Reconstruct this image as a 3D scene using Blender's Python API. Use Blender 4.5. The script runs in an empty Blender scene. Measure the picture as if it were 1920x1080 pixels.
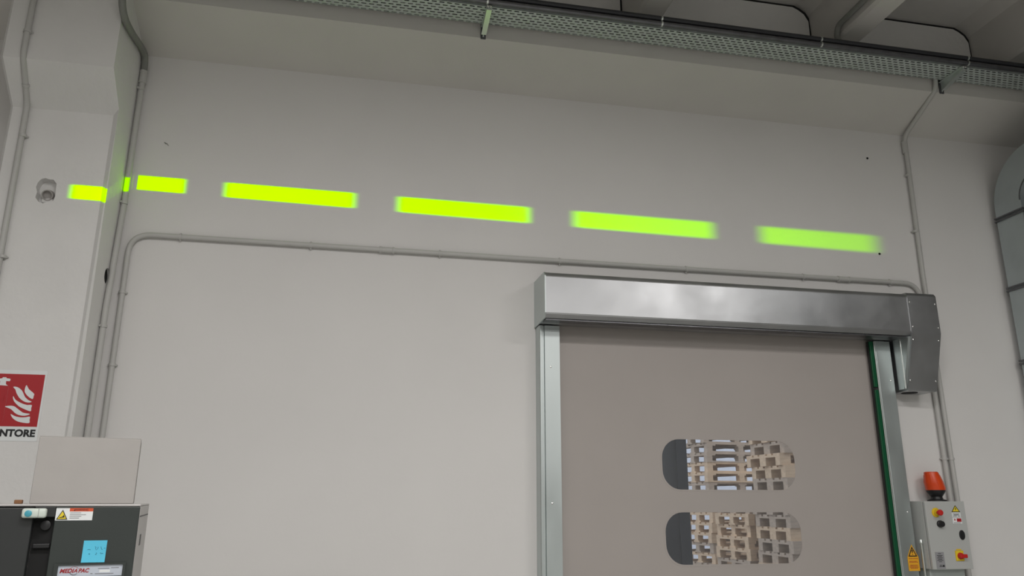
import bpy, bmesh, math, random
from mathutils import Matrix, Vector
random.seed(7)
PI = math.pi
S = bpy.context.scene
COL = S.collection

# ------------------------------------------------------------------ camera
def look_matrix(loc, pitch, yaw, roll):
    p, a, r = (math.radians(v) for v in (pitch, yaw, roll))
    f = Vector((math.sin(a)*math.cos(p), math.cos(a)*math.cos(p), math.sin(p)))
    rt = Vector((math.cos(a), -math.sin(a), 0)); up = rt.cross(f)
    c, s = math.cos(r), math.sin(r)
    rt, up = c*rt + s*up, -s*rt + c*up
    m = Matrix((rt, up, -f)).transposed().to_4x4(); m.translation = loc
    return m
cd = bpy.data.cameras.new('camera'); cam = bpy.data.objects.new('camera', cd); COL.objects.link(cam)
cd.sensor_width = 36; cd.lens = 1450/1920*36; cd.clip_start = 0.05
cam.matrix_world = look_matrix((0, -5, 1.6), 15.3837, 11.5667, 0.122)
S.camera = cam

# ------------------------------------------------------------------ world (overcast sky over the yard) and exposure
w = bpy.data.worlds.new('world'); S.world = w; w.use_nodes = True
w.node_tree.nodes['Background'].inputs[0].default_value = (0.80, 0.87, 1.0, 1)
w.node_tree.nodes['Background'].inputs[1].default_value = 1.6
S.view_settings.view_transform = 'Standard'; S.view_settings.look = 'None'
S.view_settings.gamma = 1; S.view_settings.exposure = 0; S.view_settings.use_curve_mapping = False

# ------------------------------------------------------------------ hall lighting: rows of suspended lamps, an added daylight panel at the front wall
def area(name, loc, rot, sx, sy, power, col=(1, 0.965, 0.92)):
    l = bpy.data.lights.new(name, 'AREA'); l.shape = 'RECTANGLE'; l.size = sx; l.size_y = sy
    l.energy = power; l.color = col
    o = bpy.data.objects.new(name, l); COL.objects.link(o); o.location = loc; o.rotation_euler = rot
    return o
for lx, lz, pw in ((-7.0, 4.15, 50), (-3.5, 4.10, 30), (0.35, 4.64, 118), (4.1, 4.42, 62)):
    for ly in (-4.5, -7.7, -10.9):
        area('hall_lamp', (lx, ly, lz), (0, 0, 0), 1.5, 0.35, pw, (1, 0.975, 0.955))
area('daylight_panel', (5.2, -12.9, 2.5), (math.radians(-90), 0, 0), 4.5, 2.0, 75, (0.95, 1, 0.97))  # unseen panel before the solid front wall, placed to highlight the left jamb

# ------------------------------------------------------------------ materials
def nt(name):
    m = bpy.data.materials.new(name); m.use_nodes = True
    t = m.node_tree; return m, t, t.nodes['Principled BSDF']
def lin(c): return tuple(((v/255/12.92) if v/255 < 0.04045 else ((v/255+0.055)/1.055)**2.4) for v in c) + (1,)
def mat(name, rgb, rough=0.6, metal=0.0, var=0.0, vscale=8.0, bump=0.0, bscale=60.0, spec=0.5, rvar=0.0, stretch=(1, 1, 1)):
    m, t, b = nt(name)
    c = lin(rgb) if max(rgb) > 1 else tuple(rgb) + (1,)
    b.inputs['Base Color'].default_value = c
    b.inputs['Roughness'].default_value = rough; b.inputs['Metallic'].default_value = metal
    b.inputs['Specular IOR Level'].default_value = spec
    if var or bump or rvar:
        tc = t.nodes.new('ShaderNodeTexCoord'); mp = t.nodes.new('ShaderNodeMapping')
        mp.inputs['Scale'].default_value = stretch
        t.links.new(tc.outputs['Object'], mp.inputs['Vector'])
    if var or rvar:
        n = t.nodes.new('ShaderNodeTexNoise'); n.inputs['Scale'].default_value = vscale; n.inputs['Detail'].default_value = 5
        t.links.new(mp.outputs[0], n.inputs['Vector'])
        if var:
            mr = t.nodes.new('ShaderNodeMapRange'); mr.inputs['From Min'].default_value = 0.3; mr.inputs['From Max'].default_value = 0.7
            mr.inputs['To Min'].default_value = 1-var; mr.inputs['To Max'].default_value = 1+var
            t.links.new(n.outputs['Fac'], mr.inputs['Value'])
            vm = t.nodes.new('ShaderNodeVectorMath'); vm.operation = 'SCALE'; vm.inputs[0].default_value = c[:3]
            t.links.new(mr.outputs[0], vm.inputs['Scale']); t.links.new(vm.outputs[0], b.inputs['Base Color'])
        if rvar:
            mr = t.nodes.new('ShaderNodeMapRange'); mr.inputs['From Min'].default_value = 0.3; mr.inputs['From Max'].default_value = 0.7
            mr.inputs['To Min'].default_value = rough-rvar; mr.inputs['To Max'].default_value = rough+rvar
            t.links.new(n.outputs['Fac'], mr.inputs['Value']); t.links.new(mr.outputs[0], b.inputs['Roughness'])
    if bump:
        n2 = t.nodes.new('ShaderNodeTexNoise'); n2.inputs['Scale'].default_value = bscale; n2.inputs['Detail'].default_value = 4
        t.links.new(mp.outputs[0], n2.inputs['Vector'])
        bp = t.nodes.new('ShaderNodeBump'); bp.inputs['Strength'].default_value = bump; bp.inputs['Distance'].default_value = 0.01
        t.links.new(n2.outputs['Fac'], bp.inputs['Height']); t.links.new(bp.outputs[0], b.inputs['Normal'])
    return m
M = {}
M['wall'] = mat('white_plaster', (0.725, 0.71, 0.695), 0.85, var=0.02, vscale=1.3, bump=0.06, bscale=35)
M['column'] = mat('white_painted_concrete', (0.73, 0.72, 0.705), 0.75, var=0.03, vscale=3, bump=0.28, bscale=22)
M['beam'] = mat('grey_white_painted_concrete', (0.62, 0.60, 0.57), 0.85, var=0.03, vscale=2, bump=0.12, bscale=18)
M['ceil'] = mat('bare_concrete_ceiling', (0.66, 0.645, 0.62), 0.9, var=0.06, vscale=3, bump=0.15, bscale=20)
M['hall'] = mat('grey_hall_wall', (0.18, 0.18, 0.175), 0.85, var=0.1, vscale=0.8)
M['joint'] = mat('dark_joint', (0.012, 0.012, 0.012), 0.9)
M['floor'] = mat('concrete_floor', (0.40, 0.40, 0.38), 0.55, var=0.08, vscale=2)
M['pipe'] = mat('grey_painted_conduit', (0.50, 0.495, 0.475), 0.5, var=0.03, vscale=6)
M['pipe_dark'] = mat('grey_plastic_hose', (0.23, 0.235, 0.215), 0.55, bump=0.3, bscale=150)
M['galv'] = mat('galvanised_sheet', (0.47, 0.475, 0.485), 0.38, 1.0, var=0.05, vscale=5, rvar=0.05, bump=0.45, bscale=2.2)
M['galv2'] = mat('galvanised_profile', (0.56, 0.605, 0.60), 0.44, 1.0, var=0.05, vscale=6, rvar=0.06, stretch=(1, 1, 0.3))
M['tray'] = mat('galvanised_tray', (0.60, 0.65, 0.63), 0.6, 0.6, var=0.06, vscale=9)
M['steel'] = mat('zinc_fitting', (0.72, 0.75, 0.72), 0.3, 1.0)
M['steel_dark'] = mat('dark_steel_tube', (0.15, 0.15, 0.16), 0.35, 0.8, var=0.15, vscale=14)
M['black_tube'] = mat('black_tube', (0.028, 0.029, 0.034), 0.5)
M['duct'] = mat('galvanised_duct', (0.48, 0.53, 0.54), 0.45, 0.85, var=0.06, vscale=4)
M['screw'] = mat('bright_screw', (0.85, 0.85, 0.83), 0.25, 1.0)
M['curtain'] = mat('grey_pvc_curtain', (0.405, 0.368, 0.345), 0.55, var=0.025, vscale=2.0, bump=0.12, bscale=5)
M['green'] = mat('dark_green_plastic', (0.003, 0.085, 0.032), 0.3)
M['black'] = mat('black_plastic', (0.012, 0.012, 0.013), 0.45)
M['void'] = mat('black_recess', (0.006, 0.006, 0.006), 0.8)  # black colour stands in for the dark inside of holes and recesses
M['cabinet'] = mat('light_grey_enclosure', (0.47, 0.48, 0.465), 0.45)
M['red'] = mat('red_plastic', (0.55, 0.02, 0.018), 0.35)
M['yellow'] = mat('yellow_plastic', (0.75, 0.52, 0.02), 0.4)
M['orange_lens'] = mat('orange_lens', (0.85, 0.085, 0.015), 0.25)
_b = M['orange_lens'].node_tree.nodes['Principled BSDF']; _b.inputs['Transmission Weight'].default_value = 0.25
M['sticker_orange'] = mat('amber_sticker', (0.80, 0.40, 0.02), 0.5)
M['sticker_yellow'] = mat('yellow_print', (0.80, 0.62, 0.03), 0.5)
M['sign_white'] = mat('white_sign', (0.78, 0.80, 0.80), 0.4)
M['sign_red'] = mat('red_print', (0.42, 0.012, 0.018), 0.4)
M['ink'] = mat('black_print', (0.012, 0.012, 0.014), 0.5)
M['ink_grey'] = mat('grey_print', (0.16, 0.16, 0.17), 0.5)
M['ink_red'] = mat('dark_red_print', (0.33, 0.015, 0.02), 0.5)
M['plate_grey'] = mat('grey_nameplate', (0.30, 0.30, 0.31), 0.45)
M['plate_blue'] = mat('pale_blue_grey_nameplate', (0.52, 0.56, 0.63), 0.35)
M['mach_dark'] = mat('dark_grey_green_enamel', (0.029, 0.036, 0.033), 0.5, var=0.05, vscale=6, bump=0.03, bscale=200)
M['mach_dark2'] = mat('charcoal_enamel', (0.026, 0.028, 0.028), 0.45, var=0.05, vscale=6)
M['mach_light'] = mat('light_grey_enamel', (0.52, 0.50, 0.49), 0.45)
M['carton'] = mat('white_cardboard', (0.39, 0.37, 0.352), 0.8, var=0.02, vscale=10, bump=0.03, bscale=90)
M['note'] = mat('blue_paper', (0.10, 0.52, 0.72), 0.8)
M['note_ink'] = mat('blue_pen', (0.04, 0.20, 0.32), 0.8)
M['latch'] = mat('pale_green_grey_plastic', (0.60, 0.66, 0.60), 0.35)
M['latch_blue'] = mat('teal_button', (0.06, 0.33, 0.42), 0.35)
M['brown'] = mat('brown_fitting', (0.22, 0.10, 0.04), 0.6)
M['warn_red'] = mat('orange_red_print', (0.62, 0.09, 0.03), 0.5)
M['wood'] = mat('pallet_wood', (0.70, 0.52, 0.34), 0.8, var=0.16, vscale=5, stretch=(1, 6, 6))
M['wood_grey'] = mat('weathered_pallet_wood', (0.50, 0.40, 0.30), 0.85, var=0.16, vscale=5, stretch=(1, 6, 6))
M['asphalt'] = mat('yard_asphalt', (0.16, 0.16, 0.16), 0.9, var=0.1, vscale=4)
M['yard_wall'] = mat('pale_yard_wall', (0.80, 0.82, 0.86), 0.9)
M['gate'] = mat('dark_blue_grey_steel', (0.030, 0.038, 0.046), 0.5)
# clear flexible window film: slightly hazy, faintly reflecting
m, t, b = nt('clear_pvc_film'); M['film'] = m
out = t.nodes['Material Output']; t.nodes.remove(b)
tr = t.nodes.new('ShaderNodeBsdfTransparent'); tr.inputs[0].default_value = (0.86, 0.86, 0.86, 1)
gl = t.nodes.new('ShaderNodeBsdfGlossy'); gl.inputs['Roughness'].default_value = 0.12
df = t.nodes.new('ShaderNodeBsdfDiffuse'); df.inputs[0].default_value = (0.55, 0.56, 0.58, 1)
m1 = t.nodes.new('ShaderNodeMixShader'); m1.inputs[0].default_value = 0.05
m2 = t.nodes.new('ShaderNodeMixShader'); m2.inputs[0].default_value = 0.07
t.links.new(tr.outputs[0], m1.inputs[1]); t.links.new(gl.outputs[0], m1.inputs[2])
t.links.new(m1.outputs[0], m2.inputs[1]); t.links.new(df.outputs[0], m2.inputs[2])
t.links.new(m2.outputs[0], out.inputs['Surface'])

# ------------------------------------------------------------------ mesh helpers
def rot_to(d):
    return Vector((0, 0, 1)).rotation_difference(Vector(d).normalized()).to_matrix()
class MB:
    def __init__(s): s.bm = bmesh.new()
    def box(s, x0, x1, y0, y1, z0, z1, bev=0.0, seg=2):
        b = bmesh.new()
        bmesh.ops.create_cube(b, size=1)
        bmesh.ops.scale(b, vec=(abs(x1-x0), abs(y1-y0), abs(z1-z0)), verts=b.verts)
        bmesh.ops.translate(b, vec=((x0+x1)/2, (y0+y1)/2, (z0+z1)/2), verts=b.verts)
        if bev: bmesh.ops.bevel(b, geom=list(b.edges), offset=bev, segments=seg, affect='EDGES', profile=0.5)
        s.merge(b); return s
    def merge(s, b, mx=None):
        vm = {}
        for v in b.verts: vm[v] = s.bm.verts.new(mx @ v.co if mx else v.co)
        for f in b.faces:
            try: s.bm.faces.new([vm[v] for v in f.verts])
            except ValueError: pass
        b.free()
    def prism(s, prof, axis, a0, a1, cap=True):
        """profile of 2-D points extruded along an axis; 'x': points are (y,z), 'y': (x,z), 'z': (x,y)"""
        def P(p, a): return {'x': (a, p[0], p[1]), 'y': (p[0], a, p[1]), 'z': (p[0], p[1], a)}[axis]
        A = [s.bm.verts.new(P(p, a0)) for p in prof]; B = [s.bm.verts.new(P(p, a1)) for p in prof]
        n = len(prof)
        for i in range(n): s.bm.faces.new((A[i], A[(i+1) % n], B[(i+1) % n], B[i]))
        if cap: s.bm.faces.new(A[::-1]); s.bm.faces.new(B)
        return s
    def tube(s, pts, r, seg=12, cap=True):
        pts = [Vector(p) for p in pts]; rings = []
        ref = None
        for i, p in enumerate(pts):
            d = (pts[min(i+1, len(pts)-1)] - pts[max(i-1, 0)]).normalized()
            if ref is None:
                ref = Vector((0, 0, 1)) if abs(d.z) < 0.9 else Vector((0, 1, 0))
            u = d.cross(ref).normalized(); v = u.cross(d).normalized(); ref = v
            rr = r[i] if isinstance(r, (list, tuple)) else r
            rings.append([s.bm.verts.new(p + rr*(math.cos(k*2*PI/seg)*u + math.sin(k*2*PI/seg)*v)) for k in range(seg)])
        for a, b in zip(rings, rings[1:]):
            for k in range(seg): s.bm.faces.new((a[k], a[(k+1) % seg], b[(k+1) % seg], b[k]))
        if cap: s.bm.faces.new(rings[0][::-1]); s.bm.faces.new(rings[-1])
        return s
    def lathe(s, prof, loc=(0, 0, 0), axis=(0, 0, 1), seg=24):
        """profile of (radius, height) turned about an axis through loc"""
        R = rot_to(axis); rings = []
        for r, h in prof:
            rings.append([s.bm.verts.new(Vector(loc) + R @ Vector((max(r, 1e-4)*math.cos(k*2*PI/seg), max(r, 1e-4)*math.sin(k*2*PI/seg), h))) for k in range(seg)])
        for a, b in zip(rings, rings[1:]):
            for k in range(seg): s.bm.faces.new((a[k], a[(k+1) % seg], b[(k+1) % seg], b[k]))
        s.bm.faces.new(rings[0][::-1]); s.bm.faces.new(rings[-1])
        return s
    def quad(s, *pts):
        s.bm.faces.new([s.bm.verts.new(p) for p in pts]); return s
    def mesh(s, name, smooth=0):
        bmesh.ops.recalc_face_normals(s.bm, faces=s.bm.faces)
        me = bpy.data.meshes.new(name); s.bm.to_mesh(me); s.bm.free()
        if smooth:
            for p in me.polygons: p.use_smooth = True
            me.set_sharp_from_angle(angle=math.radians(smooth))
        return me
    def obj(s, name, m, parent=None, smooth=0):
        return put(name, s.mesh(name, smooth), m, parent)
def put(name, me, m, parent=None):
    o = bpy.data.objects.new(name, me); COL.objects.link(o)
    if m is not None and not me.materials: me.materials.append(M[m] if isinstance(m, str) else m)
    if parent is not None: o.parent = parent
    return o
def tag(o, label, cat=None, group=None, kind=None):
    o['label'] = label
    if cat: o['category'] = cat
    if group: o['group'] = group
    if kind: o['kind'] = kind
    return o
def thing(name, label, cat, loc=(0, 0, 0), rz=0, group=None, kind=None):
    o = bpy.data.objects.new(name, None); o.empty_display_size = 0.1; COL.objects.link(o)
    o.location = loc; o.rotation_euler = (0, 0, rz)
    return tag(o, label, cat, group, kind)
def curve_mesh(name, loops, extrude, res=None):
    """flat filled outline (first loop) with holes (further loops), given a thickness; lies in local XY"""
    c = bpy.data.curves.new(name, 'CURVE'); c.dimensions = '2D'; c.fill_mode = 'BOTH'; c.extrude = extrude
    for L in loops:
        sp = c.splines.new('POLY'); sp.points.add(len(L)-1); sp.use_cyclic_u = True
        for i, p in enumerate(L): sp.points[i].co = (p[0], p[1], 0, 1)
    return curve_to_mesh(name, c)
def curve_to_mesh(name, c):
    o = bpy.data.objects.new(name, c); COL.objects.link(o)
    dg = bpy.context.evaluated_depsgraph_get(); dg.update()
    me = bpy.data.meshes.new_from_object(o.evaluated_get(dg)); me.name = name
    bpy.data.objects.remove(o); bpy.data.curves.remove(c)
    me.materials.clear()
    return me
WALLM = Matrix.Rotation(PI/2, 4, 'X')       # local XY -> world XZ, facing -y
def flat(name, loops, ext, m, parent, loc):
    """thin outline standing upright and facing -y; loops in (x,z) relative to loc"""
    me = curve_mesh(name, loops, ext); me.transform(Matrix.Translation(loc) @ WALLM)
    return put(name, me, m, parent)
def text(name, body, size, m, parent, loc, width=None, shear=0, bold=0.0, align='CENTER', ext=0.0004, mx=None):
    c = bpy.data.curves.new(name, 'FONT'); c.body = body; c.size = size; c.align_x = align; c.align_y = 'CENTER'
    c.shear = shear; c.offset = bold; c.extrude = ext; c.resolution_u = 3
    me = curve_to_mesh(name, c)
    xs = [v.co.x for v in me.vertices]
    if width and xs:
        k = width/(max(xs)-min(xs)); me.transform(Matrix.Diagonal((k, 1, 1, 1)))
    me.transform((mx or WALLM)); me.transform(Matrix.Translation(loc))
    return put(name, me, m, parent)
def rrect(x0, x1, y0, y1, r, n=8):
    pts = []
    for cx, cy, a in ((x1-r, y1-r, 0), (x0+r, y1-r, 90), (x0+r, y0+r, 180), (x1-r, y0+r, 270)):
        for k in range(n+1):
            t = math.radians(a + 90*k/n); pts.append((cx + r*math.cos(t), cy + r*math.sin(t)))
    return pts
def arc_path(pts, r, n=6):
    """polyline with its inner corners rounded to radius r"""
    pts = [Vector(p) for p in pts]; outp = [pts[0]]
    for a, b, c in zip(pts, pts[1:], pts[2:]):
        d1 = (a-b).normalized(); d2 = (c-b).normalized()
        ang = d1.angle(d2); L = min(r/math.tan(ang/2), (a-b).length*0.49, (c-b).length*0.49)
        p1 = b + d1*L; p2 = b + d2*L
        for k in range(n+1):
            t = k/n; outp.append((1-t)**2*p1 + 2*t*(1-t)*b + t*t*p2)
    outp.append(pts[-1]); return outp
def boolean_cut(me, cutters):
    o = bpy.data.objects.new('tmp', me); COL.objects.link(o); tmp = []
    for cme in cutters:
        co = bpy.data.objects.new('tmpc', cme); COL.objects.link(co); tmp.append(co)
        md = o.modifiers.new('b', 'BOOLEAN'); md.operation = 'DIFFERENCE'; md.object = co; md.solver = 'EXACT'
    dg = bpy.context.evaluated_depsgraph_get(); dg.update()
    new = bpy.data.meshes.new_from_object(o.evaluated_get(dg))
    bpy.data.objects.remove(o)
    for co in tmp: bpy.data.objects.remove(co)
    return new

# ================================================================== SETTING
DX0, DX1, DZ = 1.33, 3.69, 2.74             # door opening
b = MB()
b.box(-9, DX0, 0, 0.3, 0, 5.6); b.box(DX1, 9, 0, 0.3, 0, 5.6); b.box(DX0, DX1, 0, 0.3, DZ, 5.6)
wall_back = tag(b.obj('wall_back', 'wall'), 'white plastered wall around the roll-up door', 'wall', kind='structure')
for x, z in ((3.92, 4.245), (3.918, 3.443)):
    MB().lathe([(0.009, 0), (0.009, 0.003), (0.0055, 0.004), (0.005, 0.0045)], (x, 0.0, z), (0, -1, 0), 12).obj('anchor_hole', 'void', wall_back)
MB().tube([(-1.305, -0.002, 3.862), (-1.296, -0.003, 3.853), (-1.286, -0.003, 3.851), (-1.276, -0.002, 3.838)], [0.002, 0.004, 0.003, 0.0015], 6).obj('plaster_crack', 'pipe_dark', wall_back)
tag(MB().box(-9, 9, -13, 0.3, -0.2, 0).obj('floor', 'floor'), 'grey concrete floor of the hall', 'floor', kind='structure')
tag(MB().box(-9.3, -9, -13, 0.3, 0, 5.6).obj('wall_left', 'hall'), 'grey wall closing the hall on its far side past the machine', 'wall', kind='structure')
tag(MB().box(9, 9.3, -13, 0.3, 0, 5.6).obj('wall_right', 'hall'), 'plain grey wall closing the hall beyond the duct', 'wall', kind='structure')
tag(MB().box(-9.3, 9.3, -13.3, -13, 0, 5.6).obj('wall_front', 'hall'), 'grey wall facing the roll-up door from across the hall', 'wall', kind='structure')
ceiling = tag(MB().box(-9.3, 9.3, -13.3, 0.3, 5.49, 5.75).obj('ceiling', 'ceil'), 'grey concrete slab ceiling with deep ribs', 'ceiling', kind='structure')
# ribs of the slab: left side with a fillet into the slab, chamfered foot
def rib_profile():
    p = [(0.0, 0.49), (0.0, 0.025), (0.02, 0.0), (0.18, 0.0), (0.2, 0.025), (0.2, 0.36)]
    p += [(0.2 + 0.13*(1-math.cos(a)), 0.36 + 0.13*math.sin(a)) for a in (0.4, 0.8, 1.2, PI/2)]
    p += [(-0.13*(1-math.cos(a)), 0.36 + 0.13*math.sin(a)) for a in (PI/2, 1.2, 0.8, 0.4)]
    return p[1:] 
rib_me = MB().prism(rib_profile(), 'y', -12.99, -0.02).mesh('rib', 30)
for x in (-7.6, -6.05, -4.45, -2.85, -1.3, 0.29, 1.865, 3.47, 4.97, 6.5, 8.1):
    o = put('rib', rib_me, 'beam', ceiling); o.location = (x, 0, 5.0)
# plaster infill between the ribs, each outlined by an open dark joint
ribx = [-2.85, -1.3, 0.29, 1.865, 3.47, 4.97, 6.5]
for xa, xb in zip(ribx, ribx[1:]):
    x0, x1 = xa + 0.205, xb - 0.006
    def outline(g):
        return [(x0, 4.95), (x1-g, 4.95), (x1-g, 5.37-g), (x1-0.035-g, 5.43-g), (x1-0.085-g, 5.465-g), (x1-0.13-g, 5.485-g), (x0+0.13, 5.487-g), (x0+0.05, 5.465-g), (x0, 5.40)]
    flat('infill_panel', [outline(0.017)], 0.030, 'column', ceiling, (0, -0.090, 0))
    flat('joint_backing', [outline(-0.004)], 0.028, 'joint', ceiling, (0, -0.086, 0))
# haunched edge beam over the wall: sloping soffit and upright face
b = MB().prism([(0.0, 4.48), (-0.40, 4.655), (-0.40, 4.995), (0.0, 4.995)], 'x', -9, 9)
beam = tag(b.obj('edge_beam', 'beam'), 'grey-white concrete beam with sloping underside above the wall', 'beam', kind='structure')

# column with haunch, chamfered arris, chipped socket hole and round side hole
def col_body():
    prof = [(0.0, 0.0), (-0.30, 0.0), (-0.30, 3.874), (-0.53, 4.075), (-0.53, 5.49), (0.0, 5.49)]
    bm = MB().prism(prof, 'x', -2.115, -1.50)
    B = bm.bm
    es = [e for e in B.edges if all(v.co.y < -0.29 for v in e.verts) and abs(e.verts[0].co.x - e.verts[1].co.x) < 1e-5 and e.verts[0].co.x > -1.6 and max(v.co.z for v in e.verts) < 3.9]
    bmesh.ops.bevel(B, geom=es, offset=0.036, segments=1, affect='EDGES')
    es = [e for e in B.edges if all(v.co.y < -0.29 for v in e.verts) and abs(e.verts[0].co.x - e.verts[1].co.x) < 1e-5 and e.verts[0].co.x < -2.0]
    bmesh.ops.bevel(B, geom=es, offset=0.02, segments=1, affect='EDGES')
    me = bm.mesh('column')
    hp = [(-0.035, 0.072), (-0.012, 0.080), (0.005, 0.074), (0.03, 0.074), (0.05, 0.05), (0.052, 0.01), (0.054, -0.03), (0.05, -0.052), (0.045, -0.06), (0.02, -0.067), (-0.005, -0.078), (-0.03, -0.07), (-0.05, -0.045), (-0.046, -0.01), (-0.056, 0.02), (-0.05, 0.05)]
    cut = MB().prism([(-1.838+x, 3.352+z) for x, z in hp], 'y', -0.40, -0.245).mesh('c')
    cut2 = MB().lathe([(0.05, -0.05), (0.05, 0.05)], (-1.50, -0.105, 2.905), (1, 0, 0), 24).mesh('c2')
    return boolean_cut(me, [cut, cut2])
column = tag(put('column', col_body(), 'column'), 'white painted concrete column with a stepped-out head beside the wall', 'column', kind='structure')
MB().lathe([(0.032, 0), (0.032, 0.03), (0.027, 0.03), (0.024, 0.006), (0.01, 0.004)], (-1.838, -0.246, 3.345), (0, -1, -0.35), 20).obj('socket_stub', 'carton', column, 40)
MB().box(-1.868, -1.808, -0.262, -0.246, 3.292, 3.318, 0.004).obj('mortar_lump', 'column', column)
MB().lathe([(0.0495, 0), (0.0495, 0.004)], (-1.516, -0.105, 2.905), (1, 0, 0), 24).obj('hole_dark_disc', 'void', column)  # black disc near the mouth, stands in for the dark inside of the hole

# ================================================================== ROLL-UP DOOR
door = thing('door_1', 'high-speed roll-up door with galvanised hood and grey curtain with clear windows', 'door', (2.5, 0, 0), kind='structure')
def dobj(mb, name, m, smooth=0, parent=None):
    o = mb.obj(name, m, parent or door, smooth)
    if parent is None: o.location = (-2.5, 0, 0)
    return o
def rel(o): o.location = (-2.5, 0, 0); return o
# hood
hp = [(-0.001, 3.05), (-0.285, 3.043), (-0.299, 3.020), (-0.301, 3.012), (-0.301, 2.772), (-0.298, 2.762), (-0.276, 2.739), (-0.09, 2.734), (-0.09, 2.742), (-0.272, 2.747), (-0.29, 2.766), (-0.29, 3.01), (-0.28, 3.034), (-0.001, 3.042)]
dobj(MB().prism(hp, 'x', 1.186, 3.87), 'hood', 'galv')
ep = [(-0.001, 3.053), (-0.288, 3.046), (-0.304, 3.020), (-0.304, 2.770), (-0.278, 2.736), (-0.075, 2.731), (-0.001, 2.731)]
dobj(MB().prism(ep, 'x', 1.178, 1.186), 'end_plate', 'galv2')
dobj(MB().box(1.19, 3.86, -0.278, -0.20, 2.727, 2.734), 'hood_lip', 'steel_dark')
dobj(MB().lathe([(0.06, 0), (0.06, 2.3)], (1.36, -0.125, 2.83), (1, 0, 0), 20), 'curtain_roll', 'curtain', 40)
# motor cover on the right end
front = [(-0.001, 3.06), (-0.29, 3.053), (-0.306, 3.03), (-0.306, 2.757), (-0.19, 2.368), (-0.186, 2.360), (-0.001, 2.360)]
inner = [(-0.001, 3.05), (-0.285, 3.045), (-0.300, 3.028), (-0.300, 2.758), (-0.185, 2.370), (-0.001, 2.368)]
mc = MB(); mc.prism(front[:-1] + [(-0.001, 2.36)], 'x', 3.858, 4.094)
dobj(mc, 'motor_cover', 'galv')
dobj(MB().prism([(-0.125, 2.733), (-0.290, 2.733), (-0.182, 2.372), (-0.125, 2.372)], 'x', 3.835, 3.857), 'side_panel', 'galv2')
dobj(MB().box(3.831, 3.842, -0.205, -0.192, 2.372, 2.732, 0.003), 'panel_fold', 'steel')
dobj(MB().lathe([(0.055, 0), (0.055, 0.002)], (3.945, -0.09, 2.357), (0, 0, 1), 24), 'cable_opening', 'void')
def screw_me(): return MB().lathe([(0.0065, 0), (0.006, 0.003), (0.003, 0.0045)], (0, 0, 0), (0, -1, 0), 10).mesh('screw', 30)
sm = screw_me()
def yslant(z): return -0.306 if z > 2.757 else -0.306 + (2.757-z)/(2.757-2.368)*0.116
for x, z in ((3.872, 2.98), (4.08, 2.975), (3.872, 2.80), (4.08, 2.80), (3.872, 2.71), (4.08, 2.71), (3.872, 2.43), (4.08, 2.43)):
    o = put('screw', sm, 'screw', door); o.location = (x-2.5, yslant(z), z)
# jambs
jl = [(1.187, -0.001), (1.187, -0.103), (1.192, -0.11), (1.205, -0.11), (1.208, -0.10), (1.219, -0.10), (1.223, -0.11), (1.325, -0.11), (1.325, -0.075), (1.30, -0.075), (1.30, -0.001)]
dobj(MB().prism(jl, 'z', 0, 2.727), 'jamb', 'galv2')
jr = [(3.822, -0.001), (3.822, -0.104), (3.816, -0.11), (3.70, -0.11), (3.694, -0.104), (3.694, -0.075), (3.72, -0.075), (3.72, -0.001)]
dobj(MB().prism(jr, 'z', 0, 2.727), 'jamb', 'galv2')
for x, z in ((1.262, 2.45), (1.262, 1.585), (3.79, 2.44), (3.79, 1.53), (1.21, 2.79)):
    o = put('screw', sm, 'screw', door); o.location = (x-2.5, -0.1105 if z < 2.7 else -0.20, z)
for z0, z1 in ((0.02, 2.372), (2.392, 2.725)):
    dobj(MB().box(3.6565, 3.683, -0.106, -0.075, z0, z1, 0.003), 'edge_guide', 'green')
dobj(MB().box(3.6535, 3.684, -0.092, -0.07, 0.02, 2.725), 'guide_seal', 'black')
dobj(MB().box(3.684, 3.694, -0.112, -0.07, 0.02, 2.725, 0.003), 'guide_rail', 'steel')
# curtain with two clear windows
WIN = ((1.672, 2.003), (1.202, 1.531), (0.732, 1.06))
loops = [[(1.305, 0.02), (3.71, 0.02), (3.71, 2.84), (1.305, 2.84)]] + [rrect(2.031, 3.002, a, c, 0.125) for a, c in WIN]
rel(flat('curtain', loops, 0.0015, 'curtain', door, (0, -0.05, 0)))
for a, c in WIN:
    rel(flat('window_pane', [rrect(2.029, 3.004, a-0.002, c+0.002, 0.125)], 0.0006, 'film', door, (0, -0.0485, 0)))
    rel(flat('window_weld', [rrect(2.021, 3.012, a-0.010, c+0.010, 0.135), rrect(2.033, 3.0, a+0.002, c-0.002, 0.123)], 0.0005, 'curtain', door, (0, -0.0522, 0)))
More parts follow.
